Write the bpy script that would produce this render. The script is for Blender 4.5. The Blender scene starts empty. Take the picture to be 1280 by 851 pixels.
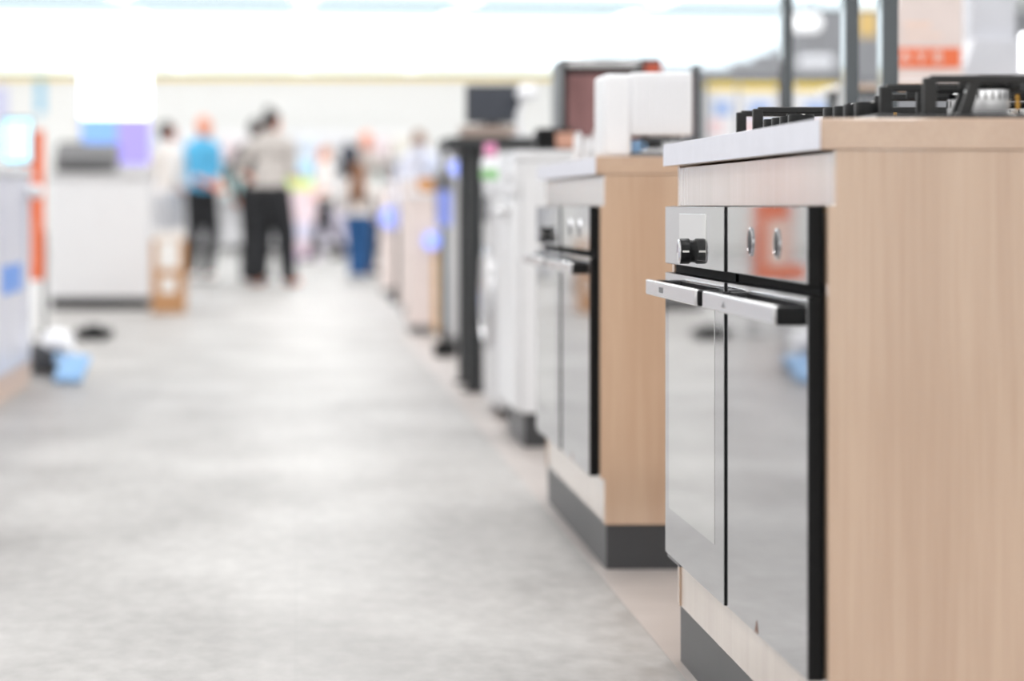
import bpy, bmesh, math, random
from mathutils import Vector, Matrix
random.seed(7)
S = bpy.context.scene
C = S.collection
PI = math.pi
F, CX, CY, H = 3125.0, 370.0, 258.0, 0.80
def X(px, Y): return (px - CX) * Y / F
def Z(py, Y): return H + (CY - py) * Y / F

# ------------------------------------------------------------------ materials
def lin(c):
    r = []
    for v in c:
        v /= 255.0
        r.append(v / 12.92 if v <= 0.04045 else ((v + 0.055) / 1.055) ** 2.4)
    return tuple(r) + (1.0,)
MATS = {}
def mat(name, rgb, rough=0.5, metal=0.0, var=0.06, scale=12.0, emit=0.0, ior=1.5, stretch=(1, 1, 1), coat=0.0, bump=0.0):
    if name in MATS: return MATS[name]
    m = bpy.data.materials.new(name); m.use_nodes = True
    nt = m.node_tree; b = nt.nodes['Principled BSDF']
    tc = nt.nodes.new('ShaderNodeTexCoord'); mp = nt.nodes.new('ShaderNodeMapping')
    mp.inputs['Scale'].default_value = stretch
    nz = nt.nodes.new('ShaderNodeTexNoise'); nz.inputs['Scale'].default_value = scale; nz.inputs['Detail'].default_value = 4
    cr = nt.nodes.new('ShaderNodeValToRGB')
    c = lin(rgb)
    cr.color_ramp.elements[0].position = 0.3; cr.color_ramp.elements[1].position = 0.7
    cr.color_ramp.elements[0].color = tuple(max(0, v * (1 - var)) for v in c[:3]) + (1,)
    cr.color_ramp.elements[1].color = tuple(min(1, v * (1 + var)) for v in c[:3]) + (1,)
    nt.links.new(tc.outputs['Object'], mp.inputs['Vector']); nt.links.new(mp.outputs['Vector'], nz.inputs['Vector'])
    nt.links.new(nz.outputs['Fac'], cr.inputs['Fac']); nt.links.new(cr.outputs['Color'], b.inputs['Base Color'])
    b.inputs['Roughness'].default_value = rough; b.inputs['Metallic'].default_value = metal; b.inputs['IOR'].default_value = ior
    b.inputs['Coat Weight'].default_value = coat
    if bump:
        bp = nt.nodes.new('ShaderNodeBump'); bp.inputs['Strength'].default_value = bump; bp.inputs['Distance'].default_value = 0.002
        nt.links.new(nz.outputs['Fac'], bp.inputs['Height']); nt.links.new(bp.outputs['Normal'], b.inputs['Normal'])
    if emit:
        nt.links.new(cr.outputs['Color'], b.inputs['Emission Color']); b.inputs['Emission Strength'].default_value = emit
    MATS[name] = m
    return m

def wood(name, light, dark, axis, rough=0.33):
    m = bpy.data.materials.new(name); m.use_nodes = True
    nt = m.node_tree; b = nt.nodes['Principled BSDF']
    tc = nt.nodes.new('ShaderNodeTexCoord')
    def noise(sc, st, detail, dist=0.0):
        mp = nt.nodes.new('ShaderNodeMapping'); mp.inputs['Scale'].default_value = st
        n = nt.nodes.new('ShaderNodeTexNoise'); n.inputs['Scale'].default_value = sc; n.inputs['Detail'].default_value = detail
        n.inputs['Distortion'].default_value = dist
        nt.links.new(tc.outputs['Object'], mp.inputs['Vector']); nt.links.new(mp.outputs['Vector'], n.inputs['Vector'])
        return n
    st1 = [1, 1, 1]; st1[axis] = 0.06
    st2 = [1, 1, 1]; st2[axis] = 0.025
    n1 = noise(16, st1, 5, 0.6); n2 = noise(170, st2, 3); n3 = noise(4.5, st1, 2, 0.5)
    a = nt.nodes.new('ShaderNodeMath'); a.operation = 'MULTIPLY_ADD'; a.inputs[1].default_value = 0.45
    a2 = nt.nodes.new('ShaderNodeMath'); a2.operation = 'MULTIPLY_ADD'; a2.inputs[1].default_value = 0.25
    a3 = nt.nodes.new('ShaderNodeMath'); a3.operation = 'MULTIPLY'; a3.inputs[1].default_value = 0.35
    nt.links.new(n3.outputs['Fac'], a3.inputs[0])
    nt.links.new(n2.outputs['Fac'], a2.inputs[0]); nt.links.new(a3.outputs[0], a2.inputs[2])
    nt.links.new(n1.outputs['Fac'], a.inputs[0]); nt.links.new(a2.outputs[0], a.inputs[2])
    cr = nt.nodes.new('ShaderNodeValToRGB')
    cr.color_ramp.elements[0].position = 0.36; cr.color_ramp.elements[1].position = 0.68
    cr.color_ramp.elements[0].color = lin(dark); cr.color_ramp.elements[1].color = lin(light)
    nt.links.new(a.outputs[0], cr.inputs['Fac']); nt.links.new(cr.outputs['Color'], b.inputs['Base Color'])
    b.inputs['Roughness'].default_value = rough; b.inputs['IOR'].default_value = 1.6
    b.inputs['Coat Weight'].default_value = 1.0; b.inputs['Coat Roughness'].default_value = 0.12; b.inputs['Coat IOR'].default_value = 2.1
    MATS[name] = m
    return m

WOODV = wood('wood_laminate_upright', (209, 179, 153), (187, 153, 126), 2)
WOODH = wood('wood_laminate_long', (209, 179, 154), (189, 156, 131), 1, 0.28)
WOODL_SHEEN = wood('lower_wood_painted_sheen', (222, 203, 188), (204, 182, 166), 2, 0.3)  # same wood, floor reflection painted in as a paler tone
WOODF_SHEEN = wood('front_wood_painted_sheen', (224, 214, 208), (208, 197, 190), 2, 0.25)  # same wood, grazing reflection put into a paler colour
EDGE_SHEEN = mat('worktop_painted_sheen', (228, 229, 240), 0.42, var=.02, scale=30)  # bluish-white reflection on the worktop front, painted as a colour
PLINTH = mat('dark_plinth', (62, 63, 66), 0.4, var=0.04)
BLACK = mat('black_plastic', (14, 15, 17), 0.4, var=0.1, ior=1.3)
BLACKM = mat('matt_black', (8, 8, 9), 0.7, var=0.1, ior=1.2)
BLACKG = mat('black_gloss', (10, 11, 12), 0.08, var=0.1)
GLASS = mat('mirrored_oven_glass', (174, 174, 177), 0.035, metal=0.92, var=0.01, scale=2)
GLASS2 = mat('clear_mirrored_window', (212, 212, 212), 0.03, metal=0.95, var=0.01, scale=2)
STEEL = mat('brushed_steel', (222, 222, 224), 0.24, metal=0.9, var=0.04, scale=60, stretch=(1, 0.04, 1))
CHROME = mat('chrome', (225, 225, 228), 0.08, metal=1.0, var=0.01)
IRON = mat('cast_iron', (30, 30, 31), 0.5, var=0.2, scale=60)
ENAMEL = mat('dark_enamel', (42, 42, 44), 0.25, var=0.05)
ALU = mat('bright_aluminium', (240, 240, 242), 0.3, metal=0.6, var=.02)
BRASS = mat('brass', (216, 165, 80), 0.25, metal=1.0)
WHITE = mat('white_enamel', (238, 239, 242), 0.3, var=0.015)
WHITEP = mat('white_plastic', (239, 240, 244), 0.4, var=0.015)
LAV = mat('lavender_white_panel', (222, 224, 238), 0.3, var=0.02)
GREYL = mat('light_grey_enamel', (214, 214, 216), 0.35, var=0.02)
GREYM = mat('mid_grey_plastic', (118, 118, 120), 0.45, var=0.05)
GREYD = mat('dark_grey_plastic', (70, 72, 76), 0.4, var=0.06)
SLATE = mat('slate_powder_coat', (66, 74, 80), 0.25, var=0.05, coat=1.0)
TAUPE = mat('taupe_board', (168, 150, 140), 0.5)
ORANGE = mat('orange_print', (243, 122, 78), 0.5, var=0.03)
PEACH = mat('peach_print', (250, 222, 208), 0.5, var=0.04, scale=6)
PINKW = mat('pinkish_white_board', (236, 222, 218), 0.45, var=0.03)
KRAFT = mat('kraft_cardboard', (193, 146, 104), 0.8, var=0.1, scale=25)
PAPER = mat('white_paper', (240, 238, 235), 0.7, var=0.02)
BLUE = mat('sky_blue_sticker', (45, 145, 248), 0.4, var=0.03)
LBLUE = mat('light_blue_plastic', (160, 205, 250), 0.3, var=0.03)
YELLOW = mat('yellow_strip', (255, 216, 100), 0.5, var=0.08, scale=3)
YELLOWD = mat('yellow_print', (250, 214, 45), 0.5, var=0.08, scale=5)
SKIN = mat('skin', (214, 160, 136), 0.5, var=0.05)
SKIN2 = mat('skin_warm', (232, 150, 118), 0.5, var=0.05)

# ------------------------------------------------------------------ mesh helpers
class MB:
    def __init__(s): s.bm = bmesh.new(); s.mats = []
    def mi(s, m):
        if m is None: return 0
        if m not in s.mats: s.mats.append(m)
        return s.mats.index(m)
    def _merge(s, b, m, nflat=0):
        i = s.mi(m); b.faces.index_update(); flat = ()
        if nflat: flat = set(f.index for f in sorted(b.faces, key=lambda f: -f.calc_area())[:nflat])
        for f in b.faces: f.material_index = i; f.smooth = f.index not in flat
        me = bpy.data.meshes.new('tmp'); b.to_mesh(me); b.free(); s.bm.from_mesh(me); bpy.data.meshes.remove(me)
    def box(s, x0, x1, y0, y1, z0, z1, bev=0.0, m=None, seg=2, M=None):
        b = bmesh.new(); bmesh.ops.create_cube(b, size=1)
        for v in b.verts:
            v.co = Vector(((x0 + x1) / 2 + v.co.x * (x1 - x0), (y0 + y1) / 2 + v.co.y * (y1 - y0), (z0 + z1) / 2 + v.co.z * (z1 - z0)))
        if bev:
            bmesh.ops.bevel(b, geom=b.edges[:], offset=bev, segments=seg, affect='EDGES', profile=0.5)
        if M: bmesh.ops.transform(b, matrix=M, verts=b.verts)
        s._merge(b, m, 6); return s
    def cyl(s, p0, p1, r0, r1=None, seg=24, m=None, bev=0.0):
        r1 = r0 if r1 is None else r1
        p0, p1 = Vector(p0), Vector(p1); d = p1 - p0; b = bmesh.new()
        bmesh.ops.create_cone(b, cap_ends=True, segments=seg, radius1=r0, radius2=r1, depth=d.length)
        if bev:
            es = [e for e in b.edges if len(e.link_faces) == 2 and any(len(f.verts) > 4 for f in e.link_faces)]
            bmesh.ops.bevel(b, geom=es, offset=bev, segments=2, affect='EDGES', profile=0.5)
        q = d.to_track_quat('Z', 'Y').to_matrix().to_4x4(); q.translation = (p0 + p1) / 2
        bmesh.ops.transform(b, matrix=q, verts=b.verts); s._merge(b, m); return s
    def ball(s, c, r, m=None, seg=16, M=None):
        b = bmesh.new(); bmesh.ops.create_uvsphere(b, u_segments=seg, v_segments=max(6, seg // 2), radius=1)
        rr = r if hasattr(r, '__len__') else (r, r, r)
        for v in b.verts: v.co = Vector((v.co.x * rr[0], v.co.y * rr[1], v.co.z * rr[2]))
        if M: bmesh.ops.transform(b, matrix=M, verts=b.verts)
        bmesh.ops.translate(b, vec=Vector(c), verts=b.verts); s._merge(b, m); return s
    def lathe(s, prof, c=(0, 0, 0), seg=28, m=None, M=None):
        b = bmesh.new(); rings = []
        for r, z in prof:
            rings.append([b.verts.new((max(r, 1e-5) * math.cos(2 * PI * k / seg), max(r, 1e-5) * math.sin(2 * PI * k / seg), z)) for k in range(seg)])
        for a, d in zip(rings, rings[1:]):
            for k in range(seg): b.faces.new((a[k], a[(k + 1) % seg], d[(k + 1) % seg], d[k]))
        b.faces.new(rings[0][::-1]); b.faces.new(rings[-1])
        if M: bmesh.ops.transform(b, matrix=M, verts=b.verts)
        bmesh.ops.translate(b, vec=Vector(c), verts=b.verts); s._merge(b, m); return s
    def tube(s, pts, r, m=None, seg=12):
        for a, d in zip(pts, pts[1:]): s.cyl(a, d, r, seg=seg, m=m)
        for p in pts[1:-1]: s.ball(p, r, m, seg=seg)
        return s
    def prism(s, poly, ax, a0, a1, m=None, bev=0.0):
        """poly: list of 2D points in the two axes other than ax, extruded along ax"""
        b = bmesh.new()
        def P(u, v, t):
            c = [u, v]; c.insert(ax, t); return Vector(c)
        lo = [b.verts.new(P(u, v, a0)) for u, v in poly]; hi = [b.verts.new(P(u, v, a1)) for u, v in poly]
        n = len(poly)
        b.faces.new(lo[::-1]); b.faces.new(hi)
        for k in range(n): b.faces.new((lo[k], lo[(k + 1) % n], hi[(k + 1) % n], hi[k]))
        bmesh.ops.recalc_face_normals(b, faces=b.faces[:])
        if bev: bmesh.ops.bevel(b, geom=b.edges[:], offset=bev, segments=2, affect='EDGES', profile=0.5)
        s._merge(b, m, n + 2); return s

ORIG = {}
def crease(bm):
    for e in bm.edges:
        if len(e.link_faces) == 2 and e.calc_face_angle(0) > 0.61: e.smooth = False
def obj(name, mb, material=None, parent=None, loc=None, label=None):
    """links the builder's shape (given in world coordinates) as one mesh object"""
    o0 = Vector(loc) if loc is not None else (ORIG[parent] if parent is not None else Vector((0, 0, 0)))
    bmesh.ops.translate(mb.bm, vec=-o0, verts=mb.bm.verts)
    crease(mb.bm); me = bpy.data.meshes.new(name); mb.bm.to_mesh(me); mb.bm.free()
    for m in (mb.mats or [material]): me.materials.append(m)
    o = bpy.data.objects.new(name, me); C.objects.link(o)
    ORIG[o] = o0
    if parent is not None:
        o.parent = parent; o.location = o0 - ORIG[parent]
    else: o.location = o0
    if label: o['label'] = label
    return o
def thing(name, label, cat, loc, group=None):
    o = bpy.data.objects.new(name, None); o.empty_display_size = 0.1; C.objects.link(o)
    o.location = loc; ORIG[o] = Vector(loc); o['label'] = label; o['category'] = cat
    if group: o['group'] = group
    return o
def tag(o, label, cat, group=None):
    o['label'] = label; o['category'] = cat
    if group: o['group'] = group
    return o
def struct(name, mb, m):
    o = obj(name, mb, m); o['kind'] = 'structure'; return o
def dup(root, delta, label, group=None):
    def cp(o, parent):
        c = o.copy(); C.objects.link(c)
        if parent is not None: c.parent = parent
        for ch in o.children: cp(ch, c)
        return c
    r = cp(root, None); r.location = root.location + Vector(delta); r['label'] = label
    if group: r['group'] = group
    return r
def text_mb(body, size, loc, rx, rz, depth, m):
    cu = bpy.data.curves.new('lettering', 'FONT'); cu.body = body; cu.size = size; cu.extrude = depth
    cu.align_x = 'CENTER'; cu.align_y = 'CENTER'
    t = bpy.data.objects.new('lettering', cu); C.objects.link(t)
    dg = bpy.context.evaluated_depsgraph_get()
    me = bpy.data.meshes.new_from_object(t.evaluated_get(dg))
    mb = MB(); mb.mi(m); mb.bm.from_mesh(me)
    M = Matrix.Translation(loc) @ Matrix.Rotation(rz, 4, 'Z') @ Matrix.Rotation(rx, 4, 'X')
    bmesh.ops.transform(mb.bm, matrix=M, verts=mb.bm.verts)
    bpy.data.objects.remove(t); bpy.data.curves.remove(cu); bpy.data.meshes.remove(me)
    return mb

# ------------------------------------------------------------------ the store shell
XL, XR, YF, YB, CEIL = -11.0, 13.0, -6.0, 46.0, 6.0
def floor_mat():
    m = bpy.data.materials.new('grey_vinyl_floor'); m.use_nodes = True
    nt = m.node_tree; b = nt.nodes['Principled BSDF']
    tc = nt.nodes.new('ShaderNodeTexCoord')
    def noise(sc, st, det):
        mp = nt.nodes.new('ShaderNodeMapping'); mp.inputs['Scale'].default_value = st
        n = nt.nodes.new('ShaderNodeTexNoise'); n.inputs['Scale'].default_value = sc; n.inputs['Detail'].default_value = det
        nt.links.new(tc.outputs['Object'], mp.inputs['Vector']); nt.links.new(mp.outputs['Vector'], n.inputs['Vector']); return n
    n1 = noise(2.2, (1, 0.55, 1), 8); n2 = noise(24, (1, 0.5, 1), 6)
    mx = nt.nodes.new('ShaderNodeMath'); mx.operation = 'MULTIPLY_ADD'; mx.inputs[1].default_value = 0.4
    ml = nt.nodes.new('ShaderNodeMath'); ml.operation = 'MULTIPLY'; ml.inputs[1].default_value = 0.6
    nt.links.new(n1.outputs['Fac'], ml.inputs[0]); nt.links.new(n2.outputs['Fac'], mx.inputs[0]); nt.links.new(ml.outputs[0], mx.inputs[2])
    cr = nt.nodes.new('ShaderNodeValToRGB'); cr.color_ramp.elements[0].position = 0.36; cr.color_ramp.elements[1].position = 0.66
    cr.color_ramp.elements[0].color = lin((142, 139, 137)); cr.color_ramp.elements[1].color = lin((184, 182, 180))
    nt.links.new(mx.outputs[0], cr.inputs['Fac'])
    # large tile joints, a little darker
    br = nt.nodes.new('ShaderNodeTexBrick'); br.inputs['Scale'].default_value = 1.0
    br.offset = 0.0; br.inputs['Brick Width'].default_value = 0.9; br.inputs['Row Height'].default_value = 0.9
    br.inputs['Mortar Size'].default_value = 0.004; br.inputs['Color1'].default_value = (1, 1, 1, 1); br.inputs['Color2'].default_value = (0.96, 0.96, 0.96, 1)
    br.inputs['Mortar'].default_value = (0.93, 0.93, 0.93, 1)
    nt.links.new(tc.outputs['Object'], br.inputs['Vector'])
    mm = nt.nodes.new('ShaderNodeMix'); mm.data_type = 'RGBA'; mm.blend_type = 'MULTIPLY'; mm.inputs[0].default_value = 1.0
    nt.links.new(cr.outputs['Color'], mm.inputs[6]); nt.links.new(br.outputs['Color'], mm.inputs[7])
    nt.links.new(mm.outputs[2], b.inputs['Base Color'])
    rr = nt.nodes.new('ShaderNodeMapRange'); rr.inputs[3].default_value = 0.37; rr.inputs[4].default_value = 0.54; b.inputs['IOR'].default_value = 1.43
    nt.links.new(n2.outputs['Fac'], rr.inputs[0]); nt.links.new(rr.outputs[0], b.inputs['Roughness'])
    return m
struct('floor', MB().box(XL - .2, XR + .2, YF - .2, YB + .2, -0.2, 0.0), floor_mat())
TILE = mat('pale_beige_floor', (174, 166, 162), 0.4, var=0.08, scale=5)
struct('trim_1', MB().box(0.66, 2.2, -2, 16, -0.01, 0.0015), TILE)
WALLM = mat('white_wall', (240, 240, 238), 0.6, var=0.01)
CEILM = mat('white_ceiling', (225, 226, 228), 0.7, var=0.02)
struct('ceiling', MB().box(XL - .2, XR + .2, YF - .2, YB + .2, CEIL, CEIL + .2), CEILM)
struct('wall_left', MB().box(XL - .2, XL, YF, YB, 0, CEIL), WALLM)
struct('wall_right', MB().box(XR, XR + .2, YF, YB, 0, CEIL), WALLM)
struct('wall_front', MB().box(XL - .2, XR + .2, YF - .2, YF, 0, CEIL), WALLM)
WB, WT = Z(89, YB), 5.7
struct('wall_back', MB().box(XL - .2, XR + .2, YB, YB + .2, 0, WB - 0.05).box(XL - .2, XR + .2, YB, YB + .2, WT, CEIL).box(11.2, XR + .2, YB, YB + .2, WB - .05, WT), WALLM)
# storefront window: transom bar, side frames and one long pane
TRANSOM = mat('teal_grey_aluminium', (84, 122, 120), 0.5, metal=0.1)
w = struct('window_1', MB().box(XL, 11.2, YB - .02, YB + .12, WB - .05, WB).box(XL, 11.2, YB - .02, YB + .12, WT - .05, WT).box(XL, XL + .06, YB - .02, YB + .12, WB, WT)
           .box(11.14, 11.2, YB - .02, YB + .12, WB, WT), TRANSOM)
tz = Z(8, YB) + .17
obj('transom', MB().prism([(XL + .06, tz + .06), (11.14, tz - .19), (11.14, tz - .35), (XL + .06, tz - .10)], 1, YB, YB + .08), TRANSOM, w)
gm = bpy.data.materials.new('window_glass'); gm.use_nodes = True
nt = gm.node_tree; nt.nodes.clear()
out = nt.nodes.new('ShaderNodeOutputMaterial'); mixs = nt.nodes.new('ShaderNodeMixShader'); tr = nt.nodes.new('ShaderNodeBsdfTransparent'); gl = nt.nodes.new('ShaderNodeBsdfGlossy')
gl.inputs['Roughness'].default_value = 0.02; tr.inputs['Color'].default_value = (0.96, 0.98, 0.97, 1); mixs.inputs[0].default_value = 0.05
nt.links.new(tr.outputs[0], mixs.inputs[1]); nt.links.new(gl.outputs[0], mixs.inputs[2]); nt.links.new(mixs.outputs[0], out.inputs[0])
obj('pane', MB().box(XL + .06, 11.14, YB + .03, YB + .045, WB, WT - .05), gm, w)
struct('trim_2', MB().box(XL, 11.2, YB - .06, YB - .001, Z(98, YB), WB - .051), YELLOW)
# stepped grey partition at the right rear
PART = mat('grey_partition', (160, 162, 168), 0.5, var=0.03)
yp = 40.0
mb = MB()
for a, b_, t in ((826, 915, 84), (915, 945, 75), (945, 968, 66), (968, 990, 56)):
    mb.box(X(a, yp), X(b_, yp), yp, yp + .3, 0, Z(t, yp))
mb.box(X(990, yp), XR, yp, yp + .3, 0, Z(12, yp))
struct('wall_partition', mb, PART)

# ------------------------------------------------------------------ kitchen units
def base_cabinet(label):
    y0, y1, xf, xb, top = 3.11, 4.40, 0.672, 1.19, 0.87
    t = thing('base_cabinet', label, 'cabinet', (0.98, (y0 + y1) / 2, 0), 'wood kitchen display cabinets')
    P = 0.018
    prof = [(xb, .1), (xb, top), (xf, top), (xf, .801), (.6625, .801), (.6625, .2), (xf, .2), (xf, .1)]
    obj('end_panel', MB().prism(prof, 1, y0, y0 + P, bev=.0006), WOODV, t)
    obj('end_panel', MB().prism(prof, 1, y1 - P, y1, bev=.0006), WOODV, t)
    obj('centre_panel', MB().box(xf + .02, xb - .02, 3.714, 3.732, 0.10, 0.795), WOODV, t)
    obj('fascia', MB().box(xf, xf + P, y0 + P, y1 - P, 0.8012, top - .003), WOODF_SHEEN, t)
    obj('lower_panel', MB().box(xf + .003, xf + P, y0 + P, y1 - P, 0.10, 0.196), WOODL_SHEEN, t)
    obj('bottom_panel', MB().box(xf + P, xb, y0 + P, y1 - P, 0.10, 0.118), WOODV, t)
    obj('back_panel', MB().box(xb, xb + .006, y0, y1, 0.10, top), WOODV, t)
    obj('plinth', MB().box(xf + .004, xb, y0 + .004, y1 - .004, 0.0, 0.0995, 0.001), PLINTH, t)
    return t
def worktop(label):
    o = obj('worktop', MB().box(0.652, 1.228, 3.108, 4.43, 0.8705, 0.91, 0.002), WOODH, loc=(0.98, 3.77, 0.8705))
    obj('front_sheen_strip', MB().box(0.6505, 0.6522, 3.1085, 4.4295, 0.8712, 0.9094, .0004), EDGE_SHEEN, o)  # added strip whose pale colour carries the reflection on the wooden front edge
    return tag(o, label, 'worktop', 'wood worktops')
def oven(y0, y1, kind, label):
    """built-in oven whose front faces the aisle (-X)"""
    xf, yc = (0.6378 if kind == 'steel' else 0.641), (y0 + y1) / 2
    t = thing('built_in_oven', label, 'oven', (0.9, yc, 0.20), 'built-in ovens in the wood cabinets')
    obj('housing', MB().box(0.664, 1.17, y0 + .02, y1 - .02, 0.21, 0.79), GREYM, t)
    # control panel
    cp = obj('control_panel', MB().box(xf + .001, 0.662, y0, y1, 0.702, 0.80, 0.0015), BLACK, t)
    obj('panel_glass', MB().box(xf, xf + .0012, y0 + .0012, y1 - .001, 0.703, 0.7992, 0.0003), GLASS, cp)
    def knob(y, z, r, dep, m, ring=True):
        k = obj('knob', MB().lathe([(r * .86, 0), (r * .9, dep * .18), (r, dep * .3), (r, dep * .93), (r * .95, dep)], (xf, y, z), 28, m, Matrix.Rotation(-PI / 2, 4, 'Y')), m, cp)
        obj('knob_face', MB().lathe([(r * .97, 0), (r * .97, .001), (r * .9, .0018)], (xf - dep, y, z), 28, CHROME, Matrix.Rotation(-PI / 2, 4, 'Y')), CHROME, k)
        obj('pointer', MB().box(xf - dep * .9, xf - dep * .4, y - r - .0006, y - r + .001, z - .0016, z + .0016), PAPER, k)
    if kind == 'steel':
        obj('display', MB().box(xf - .0006, xf + .0008, yc - .135, yc + .135, 0.7145, 0.788, 0.0003), GLASS2, cp)
        knob(yc, 0.728, 0.0205, 0.021, BLACK)
    else:
        for y in (yc + .095, yc - .1):
            obj('knob', MB().lathe([(.0205, 0), (.0205, .0016), (.0185, .002), (.018, .0012), (.0175, .0008)], (xf, y, 0.750), 28, CHROME, Matrix.Rotation(-PI / 2, 4, 'Y'))
                .lathe([(.0172, 0), (.0172, .0016), (.0165, .002)], (xf, y, 0.750), 28, BLACK, Matrix.Rotation(-PI / 2, 4, 'Y')), None, cp)
    # ventilation gap strip
    obj('vent_slot', MB().box(xf + .018, 0.662, y0 + .002, y1 - .002, 0.687, 0.702), BLACKM, t)
    # door
    d = obj('door', MB().box(xf + .001, 0.662, y0, y1, 0.2045, 0.687, 0.0015), BLACK, t)
    obj('door_glass', MB().box(xf, xf + .0012, y0 + .0012, y1 - .001, 0.205, 0.6865, 0.0003), GLASS, d)
    if kind == 'steel':
        obj('window', MB().box(xf - .0006, xf + .0008, y0 + .082, y1 - .045, 0.285, 0.655, 0.0003), GLASS2, d)
        obj('door_hinge_foot', MB().box(xf + .002, 0.66, y1 - .14, y1 - .01, 0.197, 0.205, 0.002), GREYM, d)
    else:
        obj('rating_mark', MB().prism([(y1 - .23, 0.207), (y1 - .245, 0.2245), (y1 - .255, 0.207)], 0, xf - .0005, xf + .0005), mat('rust_mark', (120, 80, 60), .5), d)
    # handle: silver outer bar, black inner channel and two black brackets
    hx, z0, z1 = 0.60, 0.6495, 0.6755
    yn = y0 + (.038 if kind == 'steel' else .012)
    h = obj('handle', MB().box(hx, hx + .011, yn, y1 - .028, z0, z1, 0.003, seg=3), STEEL, t)
    obj('channel', MB().box(hx + .0112, hx + .017, yn + .008, y1 - .036, z0 + .003, z1 - .003, 0.001), BLACK, h)
    for ya, yb in ((yn - .004, yn + .018), (y1 - .046, y1 - .024)):
        obj('bracket', MB().box(hx + .004, xf + .001, ya, yb, z0 + .0005, z1 - .0015, 0.004, seg=3), BLACK, h)
    mk = MB()
    if kind == 'steel':
        for k in range(3):
            yy = y1 - .185 - k * .016
            mk.box(hx - .0004, hx + .001, yy - .010, yy, z0 + .0085, z0 + .0175)
            mk.box(hx - .0005, hx + .001, yy - .0125, yy - .011, z0 + .0085, z0 + .0175)
    else:
        mk.prism([(y1 - .195, z0 + .0085), (y1 - .23, z0 + .0085), (y1 - .2125, z0 + .0175)], 0, hx - .0004, hx + .001)
    obj('logo', mk, GREYM, h)
    return t
def hob(cy, label, k0, grates, cx=0.985):
    z = 0.9102
    t = thing('gas_hob', label, 'hob', (cx, cy, z), 'gas hobs on the worktops')
    obj('hob_plate', MB().box(cx - .255, cx + .235, cy - .285, cy + .285, z, z + .006, 0.0025), ENAMEL, t)
    for k in range(4):
        y, xk = k0 + k * .0685, .794
        kn = obj('knob', MB().lathe([(.021, 0), (.021, .0015), (.0205, .002), (.0205, .0265), (.0195, .028)], (xk, y, z + .006), 28, BLACK)
                 .box(xk - .002, xk + .002, y - .0205, y, z + .033, z + .0345, m=PAPER), None, t)
        obj('knob_skirt', MB().lathe([(.0235, 0), (.0235, .002), (.0215, .0028)], (xk, y, z + .0055), 28, CHROME), None, kn)
    Z0 = z
    for bx, by, r in ((cx - .076, cy - .14, .034), (cx + .16, cy - .14, .05), (cx - .02, cy + .14, .04), (cx + .16, cy + .14, .03)):
        z = Z0
        b = obj('burner', MB().lathe([(r * 1.5, 0), (r * 1.5, .003), (r * 1.2, .008), (r * .8, .009)], (bx, by, z + .006), 32, ENAMEL), None, t)
        z = Z0 + .011
        ring = MB().lathe([(r * .8, -.004), (r * .86, .004), (r * .86, .024), (r * .82, .026)], (bx, by, z + .006), 32, ALU)
        for k in range(20):
            a = 2 * PI * k / 20
            ring.box(-.0009, .0009, r * .85, r * .88, .013, .023, M=Matrix.Translation((bx, by, z + .006)) @ Matrix.Rotation(a, 4, 'Z'), m=BLACK)
        obj('burner_ring', ring, None, b)
        obj('burner_cap', MB().lathe([(r * .86, .026), (r * .9, .028), (r * .9, .032), (r * .8, .035), (r * .2, .036)], (bx, by, z + .006), 32, BLACKG), None, b)
        obj('spark_plug', MB().cyl((bx + r * 1.15, by - .005, z + .006), (bx + r * 1.15, by - .005, z + .026), .003, seg=10, m=BRASS), None, b)
    z = Z0
    # two cast iron pan supports, front and rear half in y
    for x0, ya, yb in grates:
        x1 = cx + .225
        zt, zb = z + .056, z + .0062
        g = MB(); r = .0055
        for yy in (ya, yb):                                    # long rails across the hob
            g.box(x0, x1, yy - r, yy + r, zt - .0105, zt, 0.002)
        for xx in ((x0 + x1) / 2 + .01, x1):
            g.box(xx - r, xx + r, ya, yb, zt - .0105, zt, 0.002)
        for xx in (x0, x1):
            for yy in (ya, yb):                                # splayed feet
                g.box(xx - .0085, xx + .0085, yy - .006, yy + .006, zb, zt - .003, 0.002)
        g.prism([(x0 + .052, zt - .004), (x0 + .066, zt - .004), (x0 + .052, zb), (x0 + .036, zb)], 1, ya - .005, ya + .005, bev=.0015)
        yc = (ya + yb) / 2
        for xx in (cx - .01, cx + .16):                        # fingers pointing at each burner
            for dx, dy in ((.055, 0), (-.055, 0), (0, .05), (0, -.05)):
                if dx: g.box(min(xx + dx * .45, xx + dx * 1.9), max(xx + dx * .45, xx + dx * 1.9), yc - .004, yc + .004, zt - .013, zt, 0.0015)
                else: g.box(xx - .004, xx + .004, min(yc + dy * .5, yc + dy * 2.6), max(yc + dy * .5, yc + dy * 2.6), zt - .013, zt, 0.0015)
            for q in ((-.093 + .053, -.093 + .111) if xx < cx + .1 else (-.03, .03)):
                g.box(xx + q - .004, xx + q + .004, ya - r, ya + r, zt - .002, zt + .007, 0.0015)
        obj('pan_support', g, IRON, t)
    return t
DB = (0.007, 2.39, 0)
cab = base_cabinet('light wood kitchen display cabinet in sharp focus, nearest of its row, housing two ovens')
wt = worktop('light wood worktop with two gas hobs on the nearest cabinet')
ov1 = oven(3.135, 3.722, 'mirror', 'built-in oven with two round push knobs, nearest the big wooden side panel')
ov2 = oven(3.7265, 4.318, 'steel', 'built-in oven with one black knob below a pale display, in the nearest cabinet')
hb1 = hob(3.43, 'black gas hob at the near end of the nearest worktop, shiny chrome burner', 3.462, ((.802, 3.165, 3.40), (.862, 3.44, 3.69)))
hb2 = hob(4.06, 'black gas hob at the far end of the nearest worktop, four knobs in a row', 3.93, ((.772, 4.18, 4.335),), 0.975)
dup(cab, DB, 'blurred light wood cabinet standing second in the row behind the sharp one')
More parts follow.
